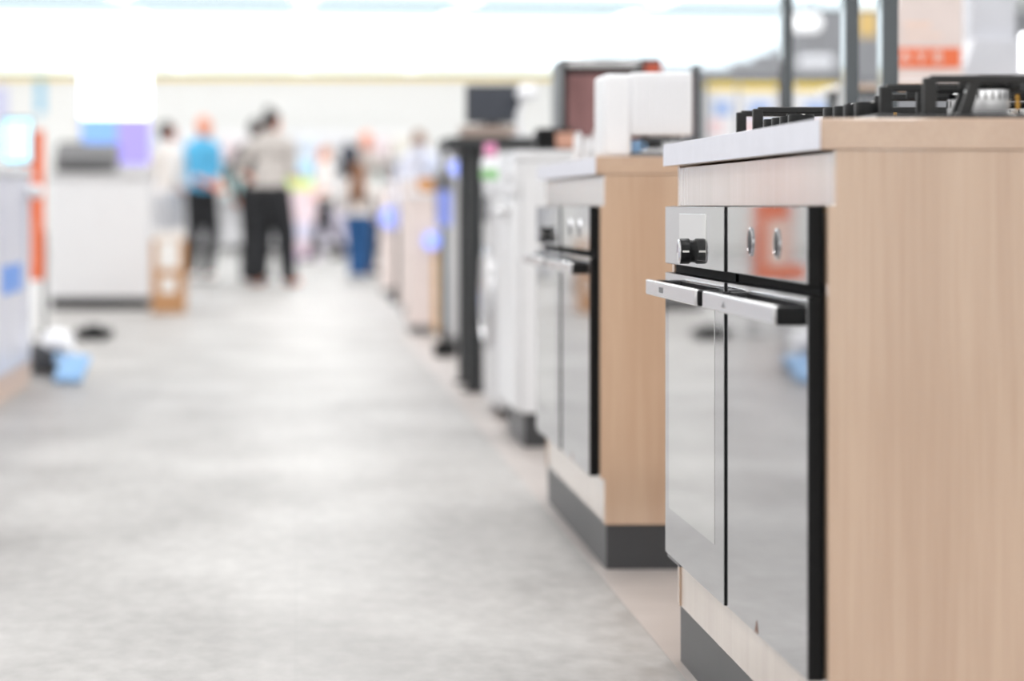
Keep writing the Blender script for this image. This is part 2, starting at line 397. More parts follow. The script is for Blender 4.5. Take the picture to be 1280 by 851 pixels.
dup(wt, DB, 'light wood worktop of the second cabinet, with white appliances on it')
dup(ov1, DB, 'blurred oven in the second cabinet, beside its wooden end panel')
dup(ov2, DB, 'blurred oven in the second cabinet, beside the white dishwasher')
dup(hb2, (0.007, 2.06, 0), 'blurred black gas hob on the second cabinet, behind the white coffee machine')

# white coffee machine on the second worktop: rear column, overhanging ribbed head, drip tray
ya = 5.56
t = thing('coffee_machine', 'white coffee machine with ribbed overhanging head on the second wooden worktop', 'coffee machine', (X(800, ya), 5.63, 0.91))
x0, x1, x2 = X(754, ya), X(790, ya), X(866, ya)
obj('column', MB().box(x0, x1, ya, ya + .17, 0.91, Z(92, ya), 0.012, seg=3), WHITEP, t)
hd = MB().box(x1 - .002, x2, ya + .004, ya + .165, Z(169, ya), Z(90, ya), 0.006, seg=3)
for k in range(8):
    xx = x1 + .010 + k * (x2 - x1 - .02) / 7.5
    hd.box(xx, xx + .007, ya + .0005, ya + .006, Z(160, ya), Z(98, ya), .001)
obj('brew_head', hd, WHITEP, t)
obj('drip_tray', MB().box(x1, x2 - .01, ya + .01, ya + .15, 0.9105, 0.92, .002), GREYM, t)
obj('spout', MB().cyl((X(812, ya), ya + .06, Z(169, ya)), (X(812, ya), ya + .06, Z(176, ya)), .008, m=GREYM), None, t)
cup = obj('cup', MB().lathe([(.011, 0), (.014, .002), (.017, .028), (.016, .028), (.013, .004)], (X(798, ya), ya + .05, .9205), 24, LBLUE)
          .tube([(X(798, ya) + .016, ya + .05, .943), (X(798, ya) + .025, ya + .05, .940), (X(798, ya) + .024, ya + .05, .93), (X(798, ya) + .015, ya + .05, .928)], .0022, LBLUE), None, loc=(X(798, ya), ya + .05, .9205))
tag(cup, 'small light blue cup under the white coffee machine head', 'cup')
for i, (pa, pb, pt, yy) in enumerate(((717, 729, 164, 6.42), (730, 741, 170, 6.30), (741, 752, 160, 6.52))):
    xc, r = X((pa + pb) / 2, yy), (pb - pa) / 2 * yy / F
    hh = Z(pt, yy) - .91
    t = thing('canister', ['slim white canister farthest from the coffee machine on the second worktop', 'shortest slim white canister, middle of three on the second worktop', 'tallest slim white canister, right beside the coffee machine'][i],
              'canister', (xc, yy, .91), 'white canisters on the second worktop')
    obj('jar', MB().lathe([(r * .9, 0), (r, .004), (r, hh * .75), (r * .8, hh * .84)], (xc, yy, .9102), 20, WHITEP), None, t)
    obj('lid', MB().lathe([(r * .88, hh * .84), (r * .88, hh * .93), (r * .3, hh * .96), (r * .25, hh)], (xc, yy, .9102), 20, GREYL), None, t)

# white dishwasher, third in the row
y0, y1, xf = 8.28, 8.94, 0.722
t = thing('dishwasher', 'tall white freestanding dishwasher with dark recessed plinth, beyond the second cabinet', 'dishwasher', (1.0, 8.6, 0))
obj('body', MB().box(xf + .025, 1.33, y0, y1, .115, .955, .004), WHITE, t)
obj('top_panel', MB().box(xf + .005, 1.335, y0 - .004, y1 + .004, .956, .985, .005), WHITE, t)
dd = obj('door', MB().box(xf, xf + .024, y0 + .003, y1 - .003, .125, .83, .006), WHITE, t)
obj('handle', MB().box(xf - .03, xf - .018, y0 + .12, y1 - .12, .77, .79, .004).box(xf - .02, xf + .002, y0 + .13, y0 + .15, .772, .788).box(xf - .02, xf + .002, y1 - .15, y1 - .13, .772, .788), STEEL, dd)
cp = obj('control_panel', MB().box(xf, xf + .024, y0 + .003, y1 - .003, .836, .953, .005), WHITE, t)
for k in range(4): obj('button', MB().cyl((xf - .006, y0 + .1 + k * .05, .9), (xf + .002, y0 + .1 + k * .05, .9), .013, m=GREYL), None, cp)
obj('plinth', MB().box(xf + .035, 1.3, y0 + .01, y1 - .01, 0, .1145), PLINTH, t)

# black microwave on the dishwasher: door glass, frame, control strip
yy = 8.42
t = thing('microwave', 'black microwave with silver top edge standing on the white dishwasher', 'microwave', (X(765, yy), yy + .15, .985))
x0, x1, zt = X(703, yy), X(828, yy), Z(72, yy)
obj('body', MB().box(x0, x1, yy + .015, yy + .36, .998, zt, .006), GREYD, t)
dr = obj('door', MB().box(x0, x1 - .065, yy, yy + .014, 1.0, zt - .002, .004), BLACK, t)
obj('door_glass', MB().box(x0 + .016, x1 - .08, yy - .002, yy + .001, 1.02, zt - .055, .0005), mat('red_tinted_glass', (150, 112, 112), .12, metal=.7, var=.25, scale=9), dr)
obj('trim_bar', MB().box(x0 + .012, x1 - .075, yy - .006, yy + .001, zt - .032, zt - .010, .003), STEEL, dr)
cp = obj('control_panel', MB().box(x1 - .064, x1, yy, yy + .014, 1.0, zt - .012, .004), GREYD, t)
obj('label_tab', MB().box(x1 - .058, x1 - .005, yy - .0015, yy + .001, zt - .05, zt - .02), mat('red_orange_label', (206, 92, 62), .4), cp)
obj('dial', MB().cyl((x1 - .032, yy - .014, 1.08), (x1 - .032, yy, 1.08), .018, m=STEEL), None, cp)
for xx in (x0 + .03, x1 - .03):
    for q in (yy + .04, yy + .32): obj('foot', MB().cyl((xx, q, .9855), (xx, q, .998), .012, m=BLACK), None, t)

# black toaster with copper end and white wall-arm lamp on the dishwasher
yt = 8.31
t = thing('toaster', 'small black toaster with copper end on the dishwasher, before the microwave', 'toaster', (X(694, yt), yt + .03, .985))
a, b_ = X(670, yt), X(718, yt)
obj('body', MB().box(a, b_, yt, yt + .09, .99, Z(160, yt), .012, seg=3), BLACK, t)
obj('end_cover', MB().box(X(693, yt), b_ + .003, yt - .003, yt + .093, .992, Z(164, yt), .012, seg=3), mat('copper_cover', (206, 158, 138), .35, metal=.3), t)
obj('bread_slot', MB().box(a + .02, b_ - .02, yt + .035, yt + .052, Z(160, yt) - .004, Z(160, yt) + .0015), GREYD, t)
obj('lever', MB().box(a - .012, a + .002, yt + .03, yt + .06, 1.03, 1.04, .002), CHROME, t)
for q in (a + .015, b_ - .015): obj('foot', MB().cyl((q, yt + .045, .9853), (q, yt + .045, .991), .008, m=BLACK), None, t)

# grey washing machine, fourth in the row, seen almost edge on
y0, y1, xf = 9.36, 10.0, 0.752
t = thing('washing_machine', 'light grey washing machine between the white dishwasher and black table', 'washing machine', (1.05, 9.68, 0))
obj('body', MB().box(xf, 1.36, y0, y1, .04, .86, .01, seg=3), GREYL, t)
obj('door', MB().lathe([(.20, 0), (.2, .02), (.17, .03), (.15, .015), (.12, .025), (.02, .03)], (xf, 9.68, .45), 36, STEEL, Matrix.Rotation(-PI / 2, 4, 'Y')), None, t)
obj('top_panel', MB().box(xf - .004, 1.364, y0 - .004, y1 + .004, .861, .89, .004), WHITE, t)
obj('detergent_drawer', MB().box(xf - .006, xf + .002, y0 + .38, y1 - .03, .74, .84, .003), GREYM, t)
obj('program_dial', MB().cyl((xf - .02, y0 + .25, .79), (xf + .001, y0 + .25, .79), .03, m=CHROME), None, t)
for q in (xf + .05, 1.31):
    for r in (y0 + .05, y1 - .05): obj('foot', MB().cyl((q, r, 0), (q, r, .041), .022, m=BLACK), None, t)
bx_ = X(613, 9.5)
t = thing('detergent_bottle', 'white detergent bottle with pink cap and green label on the grey washing machine', 'bottle', (bx_, 9.5, .89))
obj('bottle_body', MB().lathe([(.03, 0), (.036, .01), (.036, .075), (.02, .1), (.016, .105)], (bx_, 9.5, .8905), 20, WHITEP), None, t)
obj('label', MB().lathe([(.0365, .012), (.0368, .013), (.0368, .05), (.0365, .051)], (bx_, 9.5, .8905), 20, mat('pale_green_label', (150, 205, 140), .5)), None, t)
obj('cap', MB().lathe([(.022, .1), (.026, .104), (.024, .148), (.02, .15)], (bx_, 9.5, .8905), 20, mat('pink_plastic', (232, 150, 190), .35)), None, t)

# tall black table with the dark screen
y0, y1 = 10.75, 11.35
BL = mat('black_table', (44, 46, 48), .42, var=.05)
t = thing('display_table', 'tall black display table with slab legs, holding the dark screen', 'table', (1.15, 11.05, 0))
obj('tabletop', MB().box(X(556, 10.8), 1.62, y0 - .06, y1 + .03, Z(187, 10.8), Z(172, 10.8), .004), BL, t)
for xa, xb in ((.735, .805), (1.5, 1.57)):
    for q in (y0, y1 - .07):
        lg = obj('leg', MB().box(xa, xb, q, q + .07, .012, Z(187, 10.8), .003), BL, t)
        obj('foot_plate', MB().box(xa - .02, xb + .02, q - .015, q + .085, 0, .0125, .002), BLACK, lg)
zt = Z(172, 10.8)
o = obj('riser_board', MB().box(X(578, 10.8), X(649, 10.8), 10.81, 11.1, zt, Z(157, 10.8), .004), TAUPE, loc=(.85, 10.9, zt))
tag(o, 'taupe riser block lying on the tall black table', 'riser')
zr = Z(157, 10.8)
t = thing('monitor', 'dark grey switched-off screen raised on the taupe block', 'monitor', (X(615, 10.85), 10.9, zr))
obj('screen', MB().box(X(582, 10.85), X(650, 10.85), 10.85, 10.872, zr + .012, Z(106, 10.85), .005), GREYD, t)
obj('display', MB().box(X(585, 10.85), X(647, 10.85), 10.8485, 10.8505, zr + .022, Z(110, 10.85)), mat('dark_screen', (62, 66, 76), .35, var=.04), t)
obj('stand', MB().box(X(608, 10.85), X(624, 10.85), 10.872, 10.9, zr + .006, zr + .09).box(X(598, 10.85), X(634, 10.85), 10.83, 10.97, zr, zr + .007, .002), BLACK, t)
o = obj('desk_fan_lamp', MB().cyl((X(655, 10.6), 10.79, zt), (X(655, 10.6), 10.79, zt + .012), .04, m=WHITEP)
        .tube([(X(655, 10.6), 10.79, zt + .01), (X(652, 10.6), 10.79, zt + .09), (X(663, 10.6), 10.79, zt + .2)], .011, WHITEP)
        .lathe([(.045, 0), (.05, .02), (.035, .05), (.015, .065)], (X(664, 10.6), 10.79, zt + .17), 20, WHITEP), None, loc=(X(655, 10.6), 10.79, zt))
o.name = 'desk_lamp'
tag(o, 'white desk lamp standing beside the dark screen on the black table', 'lamp')

# ------------------------------------------------------------------ stick vacuums, plinths and lit discs beyond
def stick_vacuum(px, Y, label, ctube, cbody, hgt=1.12):
    x = X(px, Y)
    t = thing('stick_vacuum', label, 'vacuum cleaner', (x, Y, 0), 'stick vacuums in the far aisle')
    obj('floor_head', MB().box(x - .06, x + .06, Y - .1, Y + .05, .004, .075, .015, seg=3).cyl((x, Y + .03, .05), (x, Y + .06, .14), .022, m=None), BLACK, t)
    obj('tube', MB().cyl((x, Y + .055, .12), (x, Y + .09, hgt * .66), .017), ctube, t)
    b = obj('motor_body', MB().cyl((x, Y + .09, hgt * .64), (x, Y + .1, hgt * .86), .045, .055).cyl((x, Y + .02, hgt * .83), (x, Y + .17, hgt * .86), .05), cbody, t)
    obj('dust_bin', MB().cyl((x, Y + .045, hgt * .62), (x, Y + .045, hgt * .79), .042), mat('blue_violet_bin', (150, 166, 245), .25), b)
    obj('handle', MB().tube([(x, Y + .16, hgt * .86), (x, Y + .23, hgt * .93), (x, Y + .2, hgt), (x, Y + .08, hgt * .97), (x, Y + .05, hgt * .88)], .014), cbody, t)
    return t
TEAL = mat('dark_teal_tube', (44, 74, 88), .3)
stick_vacuum(556, 13.35, 'teal stick vacuum standing beside the black table leg', TEAL, GREYM)
stick_vacuum(497, 20.6, 'dark stick vacuum farthest down the right-hand row', BLACK, LAV, 1.0)
def pedestal(pa, pb, Y, py_top, label, m, disc=None, rim=None):
    xa, xb, zt = X(pa, Y), X(pb, Y), Z(py_top, Y)
    t = thing('display_plinth', label, 'plinth', ((xa + xb) / 2, Y + .3, 0), 'display plinths in the far aisle')
    obj('column', MB().box(xa, xb, Y, Y + .6, .06, zt - .03, .006), m, t)
    obj('base', MB().box(xa + .01, xb - .01, Y + .01, Y + .59, 0, .06), GREYM, t)
    obj('top_plate', MB().box(xa - .01, xb + .01, Y - .01, Y + .61, zt - .03, zt, .004), WHITEP, t)
    if rim: obj('edge_post', MB().box(xb - .035, xb + .005, Y - .012, Y + .004, .02, zt * .62), rim, t)
    for (dx, dy, r) in (disc or ()):
        obj('lit_disc', MB().cyl((X(dx, Y), Y - .03, Z(dy, Y)), (X(dx, Y), Y + .002, Z(dy, Y)), r), mat('blue_violet_light', (150, 168, 255), .3, emit=.8), t, label='blue-violet lit round display')
    return t
pedestal(560, 600, 14.2, 222, 'pale plinth right behind the teal stick vacuum', GREYL)
pedestal(512, 548, 15.6, 240, 'pinkish white plinth with blue lit disc and tan edge', PINKW, ((540, 301, .055),), mat('tan_edge', (212, 170, 120), .5))
pedestal(503, 532, 18.4, 222, 'pinkish white plinth behind the tan-edged one', PINKW)
pedestal(478, 502, 22.5, 230, 'pale plinth with blue lit disc at the far end of the row', PINKW, ((487, 272, .09),))
# white projector-like appliance with large blue light on the plinth beside the black table
Y = 14.3; t = thing('air_purifier', 'small white air purifier with blue lit front on the plinth by the black table', 'air purifier', (X(562, Y), Y + .1, Z(222, 14.2)))
zt = Z(222, 14.2); xc = X(572, Y)
obj('body', MB().box(xc - .055, xc + .055, Y, Y + .2, zt + .004, zt + .17, .02, seg=3), WHITEP, t)
obj('grille', MB().box(xc - .04, xc + .04, Y - .004, Y + .002, zt + .11, zt + .15, .002), GREYM, t)
obj('lit_front', MB().cyl((xc - .012, Y - .012, zt + .055), (xc - .012, Y + .002, zt + .055), .04), MATS['blue_violet_light'], t, label='blue-violet lit round front')
Y = 15.7
o = obj('basket', MB().lathe([(.06, 0), (.085, .03), (.09, .085), (.08, .09), (.075, .035), (.05, .012)], (X(540, Y), Y + .1, Z(240, 15.6)), 24, mat('orange_brown_wicker', (206, 146, 84), .6, var=.2, scale=60)), None, loc=(X(540, Y), Y + .1, Z(240, 15.6)))
tag(o, 'small orange-brown basket on top of the tan-edged plinth', 'basket')
Y = 18.5
for i, (px, pw, pt, col) in enumerate(((511, 13, 196, (225, 226, 240)), (525, 13, 180, (206, 208, 222)))):
    o = obj('carton', MB().box(X(px - pw / 2, Y), X(px + pw / 2, Y), Y, Y + .25, Z(222, 18.4), Z(pt, Y), .004), mat('pale_carton_%d' % i, col, .5), loc=(X(px, Y), Y + .1, Z(222, 18.4)))
    tag(o, ['shorter pale lavender carton on the plinth behind the tan-edged one', 'taller pale grey carton on the plinth behind the tan-edged one'][i], 'carton')

# ------------------------------------------------------------------ left side
y0, y1, xa = 8.6, 11.3, -1.2
t = thing('display_counter', 'lavender-white display counter with wooden base and blue sticker, along the aisle edge', 'counter', (-1.8, 9.95, 0))
obj('body', MB().box(-2.4, xa, y0, y1, .105, .93, .01), LAV, t)
obj('base', MB().box(-2.38, xa - .004, y0 + .01, y1 - .008, 0.0, .104), mat('pinkish_wood_base', (222, 196, 180), .4, var=.05), t)
obj('top', MB().box(-2.42, xa + .012, y0 - .02, y1 + .012, .93, .965, .006), WHITE, t)
obj('blue_sticker', MB().box(xa - .001, xa + .0015, 10.22, 10.92, .435, .555, .0005), BLUE, t)
for k in range(3): obj('panel_strip', MB().box(xa - .001, xa + .004, 9.3 + k * .62, 9.34 + k * .62, .11, .925), WHITE, t)
obj('bumper', MB().box(xa - .03, xa + .06, 11.06, 11.29, .835, .90, .025, seg=4), WHITEP, t)
Y = 10.9
t = thing('tablet', 'glowing cyan-white tablet on a stand on the lavender-white counter', 'tablet', (X(22, Y), Y + .05, .965))
GLOW = mat('cyan_white_screen', (185, 240, 255), .3, emit=.9, var=.02)
obj('case', MB().box(X(3, Y), X(41, Y), Y, Y + .012, Z(205, Y), Z(146, Y), .012, seg=4), mat('cyan_case', (80, 150, 170), .3), t)
obj('screen', MB().box(X(5, Y), X(39, Y), Y - .002, Y + .002, Z(202, Y), Z(149, Y), .0018), GLOW, t)
obj('stand', MB().box(X(20, Y) - .02, X(20, Y) + .02, Y + .012, Y + .022, .97, Z(170, Y)).box(X(20, Y) - .06, X(20, Y) + .06, Y - .02, Y + .09, .9652, .975, .003), WHITEP, t)

# orange-framed standee
Y = 15.5
t = thing('sign_stand', 'orange-edged upright sign board on a post past the lavender counter', 'sign', (X(30, Y), Y, 0))
xl, xr, zb, zt = X(10, Y), X(55, Y), Z(350, Y), Z(163, Y)
obj('board', MB().box(xl, xr, Y, Y + .03, zb, zt, .004), ORANGE, t)
obj('printed_panel', MB().box(xl + .02, X(39, Y), Y - .002, Y + .001, Z(333, Y), Z(274, Y)), PEACH, t)
obj('printed_band', MB().box(X(-9, Y), xl + .002, Y + .002, Y + .028, zb, Z(331, Y), .003), ORANGE, t)
for q in (X(52, Y), xl + .02):
    pp = obj('post', MB().box(q, q + .026, Y + .03, Y + .055, .02, zb + .3), GREYM, t)
    obj('foot', MB().box(q - .03, q + .056, Y - .12, Y + .2, 0, .02, .005), GREYM, pp)

# white service counter
Y = 19.6
t = thing('service_counter', 'tall white service counter with dark plinth at the far left', 'counter', (X(123, Y), Y + .35, 0))
obj('body', MB().box(X(61, Y), X(187, Y), Y, Y + .7, .085, Z(222, Y), .008), WHITE, t)
obj('plinth', MB().box(X(63, Y), X(185, Y), Y + .03, Y + .68, 0, .085), BLACK, t)
obj('countertop', MB().box(X(59, Y), X(190, Y), Y - .03, Y + .73, Z(222, Y), Z(216, Y), .006), GREYL, t)
zt = Z(216, Y)
t = thing('receipt_printer', 'dark grey printer resting on the tall white service counter', 'printer', (X(105, Y), Y + .3, zt))
obj('body', MB().prism([(Y + .1, zt + .008), (Y + .55, zt + .008), (Y + .55, Z(178, Y)), (Y + .3, Z(178, Y)), (Y + .1, Z(196, Y))], 0, X(66, Y), X(144, Y), bev=.008), GREYM, t)
obj('paper_tray', MB().box(X(76, Y), X(134, Y), Y + .02, Y + .12, zt + .04, zt + .055, .003), GREYD, t)
obj('control_strip', MB().box(X(70, Y), X(100, Y), Y + .32, Y + .5, Z(178, Y), Z(176, Y)), GREYD, t)
for q in (X(72, Y), X(138, Y)): obj('foot', MB().box(q - .02, q + .02, Y + .12, Y + .5, zt, zt + .009), BLACK, t)

# tall lit advertising screen behind the counter
Y = 24.0
t = thing('advertising_screen', 'glowing white and violet advertising screen behind the service counter', 'screen', (X(145, Y), Y, 0))
obj('cabinet', MB().box(X(98, Y), X(188, Y), Y + .01, Y + .09, .1, Z(82, Y), .01), GREYL, t)
obj('lit_white_panel', MB().box(X(102, Y), X(186, Y), Y, Y + .012, Z(147, Y), Z(88, Y)), mat('white_screen_light', (235, 250, 255), .3, emit=2.6, var=.01), t)
obj('lit_blue_panel', MB().box(X(102, Y), X(146, Y), Y, Y + .012, Z(205, Y), Z(147, Y)), mat('blue_screen_light', (128, 172, 245), .3, emit=.35, var=.03, scale=3), t)
obj('lit_violet_panel', MB().box(X(146, Y), X(186, Y), Y, Y + .012, Z(205, Y), Z(147, Y)), mat('violet_screen_light', (160, 148, 240), .3, emit=.35, var=.03, scale=3), t)
obj('base', MB().box(X(92, Y), X(194, Y), Y - .15, Y + .25, 0, .1, .01), GREYM, t)

# cardboard box with paper
Y = 18.7
t = thing('cardboard_box', 'brown cardboard box with white label on the floor beside the service counter', 'box', (X(210, Y), Y + .15, 0))
xa_, xb_ = X(189, Y), X(231, Y)
obj('carton_body', MB().box(xa_, xb_, Y, Y + .32, .002, Z(300, Y), .004), KRAFT, t)
obj('paper_sheet', MB().box(X(197, Y), X(224, Y), Y - .0025, Y + .001, Z(336, Y), Z(301, Y)), PAPER, t)
obj('label', MB().box(X(201, Y), X(220, Y), Y - .002, Y + .001, Z(366, Y), Z(346, Y)), PAPER, t)
obj('tape', MB().box((xa_ + xb_) / 2 - .025, (xa_ + xb_) / 2 + .025, Y - .001, Y + .32, Z(300, Y) - .001, Z(300, Y) + .0008), TAUPE, t)
zt = Z(300, Y)
o = obj('paper_bag', MB().prism([(X(194, Y), zt), (X(228, Y), zt), (X(231, Y), Z(290, Y)), (X(224, Y), Z(286, Y)), (X(206, Y), Z(290, Y)), (X(193, Y), Z(287, Y))], 1, Y + .04, Y + .25, bev=.006), PAPER, loc=(X(210, Y), Y + .14, zt))
tag(o, 'crumpled white paper bag lying on the brown cardboard box', 'bag')

# floor vacuums by the left counter
Y = 11.75
t = thing('canister_vacuum', 'dark canister vacuum with white lid and light blue floor nozzle beside the counter', 'vacuum cleaner', (X(66, Y), Y, 0))
xc = X(68, Y)
obj('body', MB().box(xc - .11, xc + .05, Y - .02, Y + .35, .02, .15, .04, seg=4), GREYD, t)
obj('lid', MB().ball((xc + .0, Y + .12, .15), (.085, .15, .07)).tube([(xc + .02, Y + .02, .18), (xc + .06, Y - .05, .14), (xc + .12, Y - .06, .09)], .026), WHITEP, t)
for q in (-.12, .06):
    obj('wheel', MB().cyl((xc + q - .012, Y + .26, .075), (xc + q + .012, Y + .26, .075), .075, m=BLACK), None, t)
nz = MB().box(-.066, .066, 0, .18, 0, .03, .010, seg=3, M=Matrix.Translation((X(84, 11.2), 11.2, .004)) @ Matrix.Rotation(-.25, 4, 'Z') @ Matrix.Rotation(.62, 4, 'X'))
nz.tube([(X(84, 11.3), 11.34, .09), (xc + .03, 11.6, .08), (xc + .02, Y - .01, .1)], .018, None)
obj('floor_nozzle', nz, LBLUE, t)
Y = 14.6
rx, ry = X(117, 15.0), 15.0
o = obj('robot_vacuum', MB().lathe([(.09, .012), (.115, .02), (.12, .055), (.11, .07), (.05, .074), (.045, .09), (.01, .092)], (rx, ry, 0), 36, BLACK)
        .cyl((rx - .06, ry, 0.0), (rx - .06, ry, .03), .016, m=GREYM).cyl((rx + .06, ry, 0.0), (rx + .06, ry, .03), .016, m=GREYM), None, loc=(rx, ry, 0))
tag(o, 'flat round black robot vacuum on the floor before the service counter', 'robot vacuum')

# ------------------------------------------------------------------ right background
def post(pc, wpx, Y, label, top=2.35):
    x = X(pc, Y); hw = wpx / 2 * Y / F
    t = thing('rack_post', label, 'post', (x, Y, 0), 'slate rack posts')
    obj('upright', MB().box(x - hw, x + hw, Y, Y + .06, .01, top, .002), SLATE, t)
    obj('foot_plate', MB().box(x - .03, x + .03, Y - .02, Y + .08, 0, .01), SLATE, t)
post(872, 8, 7.8, 'slim slate post just right of the white coffee machine', 1.245)
post(985, 13, 7.1, 'dark slate post rising behind the second hob, left of two close ones')
post(1065.5, 17, 5.65, 'dark slate post in the middle, between the other two thick ones')
post(1113.5, 20, 5.28, 'thick dark slate post touching the orange-banded poster')
# rear rack with white packs under yellow headers
Y = 18.0
t = thing('shelving_rack', 'dark rack with white packs under yellow headers, behind the hobs', 'rack', (X(980, Y), Y + .3, 0))
obj('top_beam', MB().box(X(878, Y), X(1092, Y), Y + .4, Y + .55, Z(99, Y), Z(93, Y), .004), SLATE, t)
obj('shelf', MB().box(X(878, Y), X(1092, Y), Y - .02, Y + .55, .86, .90, .004), SLATE, t)
obj('back_panel', MB().box(X(878, Y), X(1092, Y), Y + .52, Y + .55, .02, Z(99, Y)), GREYL, t)
for px in (879, 1089):
    for q in (Y, Y + .48): obj('upright', MB().box(X(px, Y) - .015, X(px, Y) + .015, Y, Y + .04, 0, Z(99, Y)) if q == Y else MB().box(X(px, Y) - .015, X(px, Y) + .015, q, q + .03, 0, Z(99, Y)), SLATE, t)
packs = (((884, 923), 102, 'white pack with yellow top, leftmost on the dark rack behind the hobs'), ((926, 975), 103, 'white pack with yellow top, second on the dark rack beside the dark post'),
         ((994, 1050), 103, 'widest white pack with yellow top, between two dark posts'))
PB = mat('pale_blue_print', (160, 190, 240), .5, var=.1, scale=5); PP = mat('pale_pink_print', (244, 216, 220), .5)
for i, ((pa, pb), pt, lb) in enumerate(packs):
    xa_, xb_, zt = X(pa, Y), X(pb, Y), Z(pt, Y)
    t = thing('detergent_pack', lb, 'pack', ((xa_ + xb_) / 2, Y + .2, .9), 'white packs on the dark rack')
    obj('carton_body', MB().box(xa_, xb_, Y + .06, Y + .36, .9005, zt, .006), WHITEP, t)
    obj('yellow_header', MB().box(xa_ + .002, xb_ - .002, Y + .056, Y + .062, zt - .055, zt - .004), YELLOWD, t)
    dx = xb_ - xa_
    obj('blue_print', MB().box(xa_ + dx * .25, xa_ + dx * .8, Y + .057, Y + .062, zt - .24, zt - .14, .002), PB, t)
    obj('pink_print', MB().box(xa_ + dx * .1, xa_ + dx * .55, Y + .057, Y + .062, zt - .38, zt - .27, .002), PP, t)
# wooden shelf with poster stand and steel hood
Y = 8.6
t = thing('wall_shelf', 'long wooden shelf on dark legs behind the nearest hob', 'shelf', (X(1180, Y), Y + .2, 0))
obj('board', MB().box(X(1050, Y), X(1330, Y), Y, Y + .42, Z(112, Y), Z(105, Y), .003), WOODH, t)
for px in (1056, 1322): obj('leg', MB().box(X(px, Y) - .015, X(px, Y) + .015, Y + .2, Y + .24, 0, Z(112, Y), .002), SLATE, t)
obj('under_rail', MB().box(X(1056, Y), X(1322, Y), Y + .02, Y + .05, Z(122, Y), Z(112, Y), .002), SLATE, t)
zs = Z(105, Y)
t = thing('poster', 'white price poster with orange band standing on the wooden shelf', 'poster', (X(1168, Y), Y + .05, zs))
obj('sheet', MB().box(X(1124, Y), X(1207, Y), Y + .03, Y + .034, zs + .008, Z(-30, Y)), PINKW, t)
bd = obj('orange_band', MB().box(X(1124, Y), X(1203, Y), Y + .027, Y + .0305, Z(84, Y), Z(59, Y)), ORANGE, t)
for ch, px in (('A', 1134), ('V', 1154), ('B', 1175)):
    obj('lettering', text_mb(ch, .058, (X(px, Y), Y + .0265, Z(71, Y)), PI / 2, 0, .0006, PAPER), None, bd)
obj('print_lines', MB().box(X(1134, Y), X(1166, Y), Y + .0285, Y + .031, Z(34, Y), Z(27, Y)).box(X(1134, Y), X(1180, Y), Y + .0285, Y + .031, Z(46, Y), Z(42, Y)), PEACH, t)
obj('stand_foot', MB().box(X(1124, Y), X(1207, Y), Y + .015, Y + .06, zs, zs + .009, .002), WHITEP, t)
t = thing('extractor_hood', 'pale brushed-steel extractor hood on the wooden shelf beside the poster', 'hood', (X(1245, Y), Y + .2, zs))
sk = mat('pale_steel', (214, 216, 224), .35, metal=.35, var=.03)
obj('canopy', MB().prism([(X(1207, Y), zs + .001), (X(1300, Y), zs + .001), (X(1300, Y), zs + .03), (X(1278, Y), zs + .16), (X(1222, Y), zs + .16), (X(1207, Y), zs + .03)], 1, Y + .04, Y + .36, bev=.003), sk, t)
obj('chimney', MB().box(X(1222, Y), X(1278, Y), Y + .08, Y + .3, zs + .158, zs + .42, .003), sk, t)
obj('control_strip', MB().box(X(1228, Y), X(1272, Y), Y + .037, Y + .041, zs + .01, zs + .022), GREYM, t)
Y = 7.6
t = thing('strip_lamp', 'lit beaded white strip lamp upright at the edge behind the nearest hob', 'lamp', (X(1279, Y), Y, 0))
ml = MB()
for k in range(6): ml.ball((X(1280, Y), Y, Z(86 - k * 8, Y)), .013, seg=16)
obj('lit_beads', ml, mat('white_lamp_glow', (250, 252, 255), .3, emit=3.0, var=.01), t)
obj('pole', MB().cyl((X(1280, Y), Y + .015, .015), (X(1280, Y), Y + .015, Z(44, Y)), .006, m=STEEL), None, t)
obj('base', MB().cyl((X(1280, Y), Y + .01, 0), (X(1280, Y), Y + .01, .016), .1, m=STEEL), None, t)
# oblong hanging lamp; the lower glow is added, standing in for a whitish reflection
for px, py, w_, h_, lb, Y in ((1010, 28, 36, 20, 'bright oblong lamp hanging high between two dark posts', 30.0), (1022, 78, 44, 17, 'pale oblong glow added for a whitish reflection, lower between two dark posts', 34.0)):
    xc, zc = X(px, Y), Z(py, Y); hw, hh = w_ / 2 * Y / F, h_ / 2 * Y / F
    t = thing('hanging_glow', lb, 'lamp', (xc, Y, zc), 'oblong hanging lamps')
    obj('shade', MB().box(xc - hw, xc + hw, Y, Y + .2, zc - hh, zc + hh, hh * .8, seg=5), (mat('white_lamp_glow2', (250, 252, 255), .3, emit=.7, var=.01) if py < 50 else mat('pale_reflection_glow', (225, 228, 235), .5, emit=.12, var=.01)), t)
    obj('rod', MB().cyl((xc, Y + .1, zc + hh), (xc, Y + .1, CEIL), .012, m=GREYM), None, t)
Y = 24.0
o = obj('banner', MB().box(X(1072, Y), X(1097, Y), Y, Y + .01, Z(46, Y), Z(14, Y)).cyl((X(1084, Y), Y + .005, Z(14, Y)), (X(1084, Y), Y + .005, CEIL), .006, seg=8), mat('faded_yellow_card', (214, 184, 120), .6), loc=(X(1084, Y), Y, Z(46, Y)))
o.name = 'hanging_sign'
tag(o, 'small yellow sign hanging between the two right-hand dark posts', 'sign')

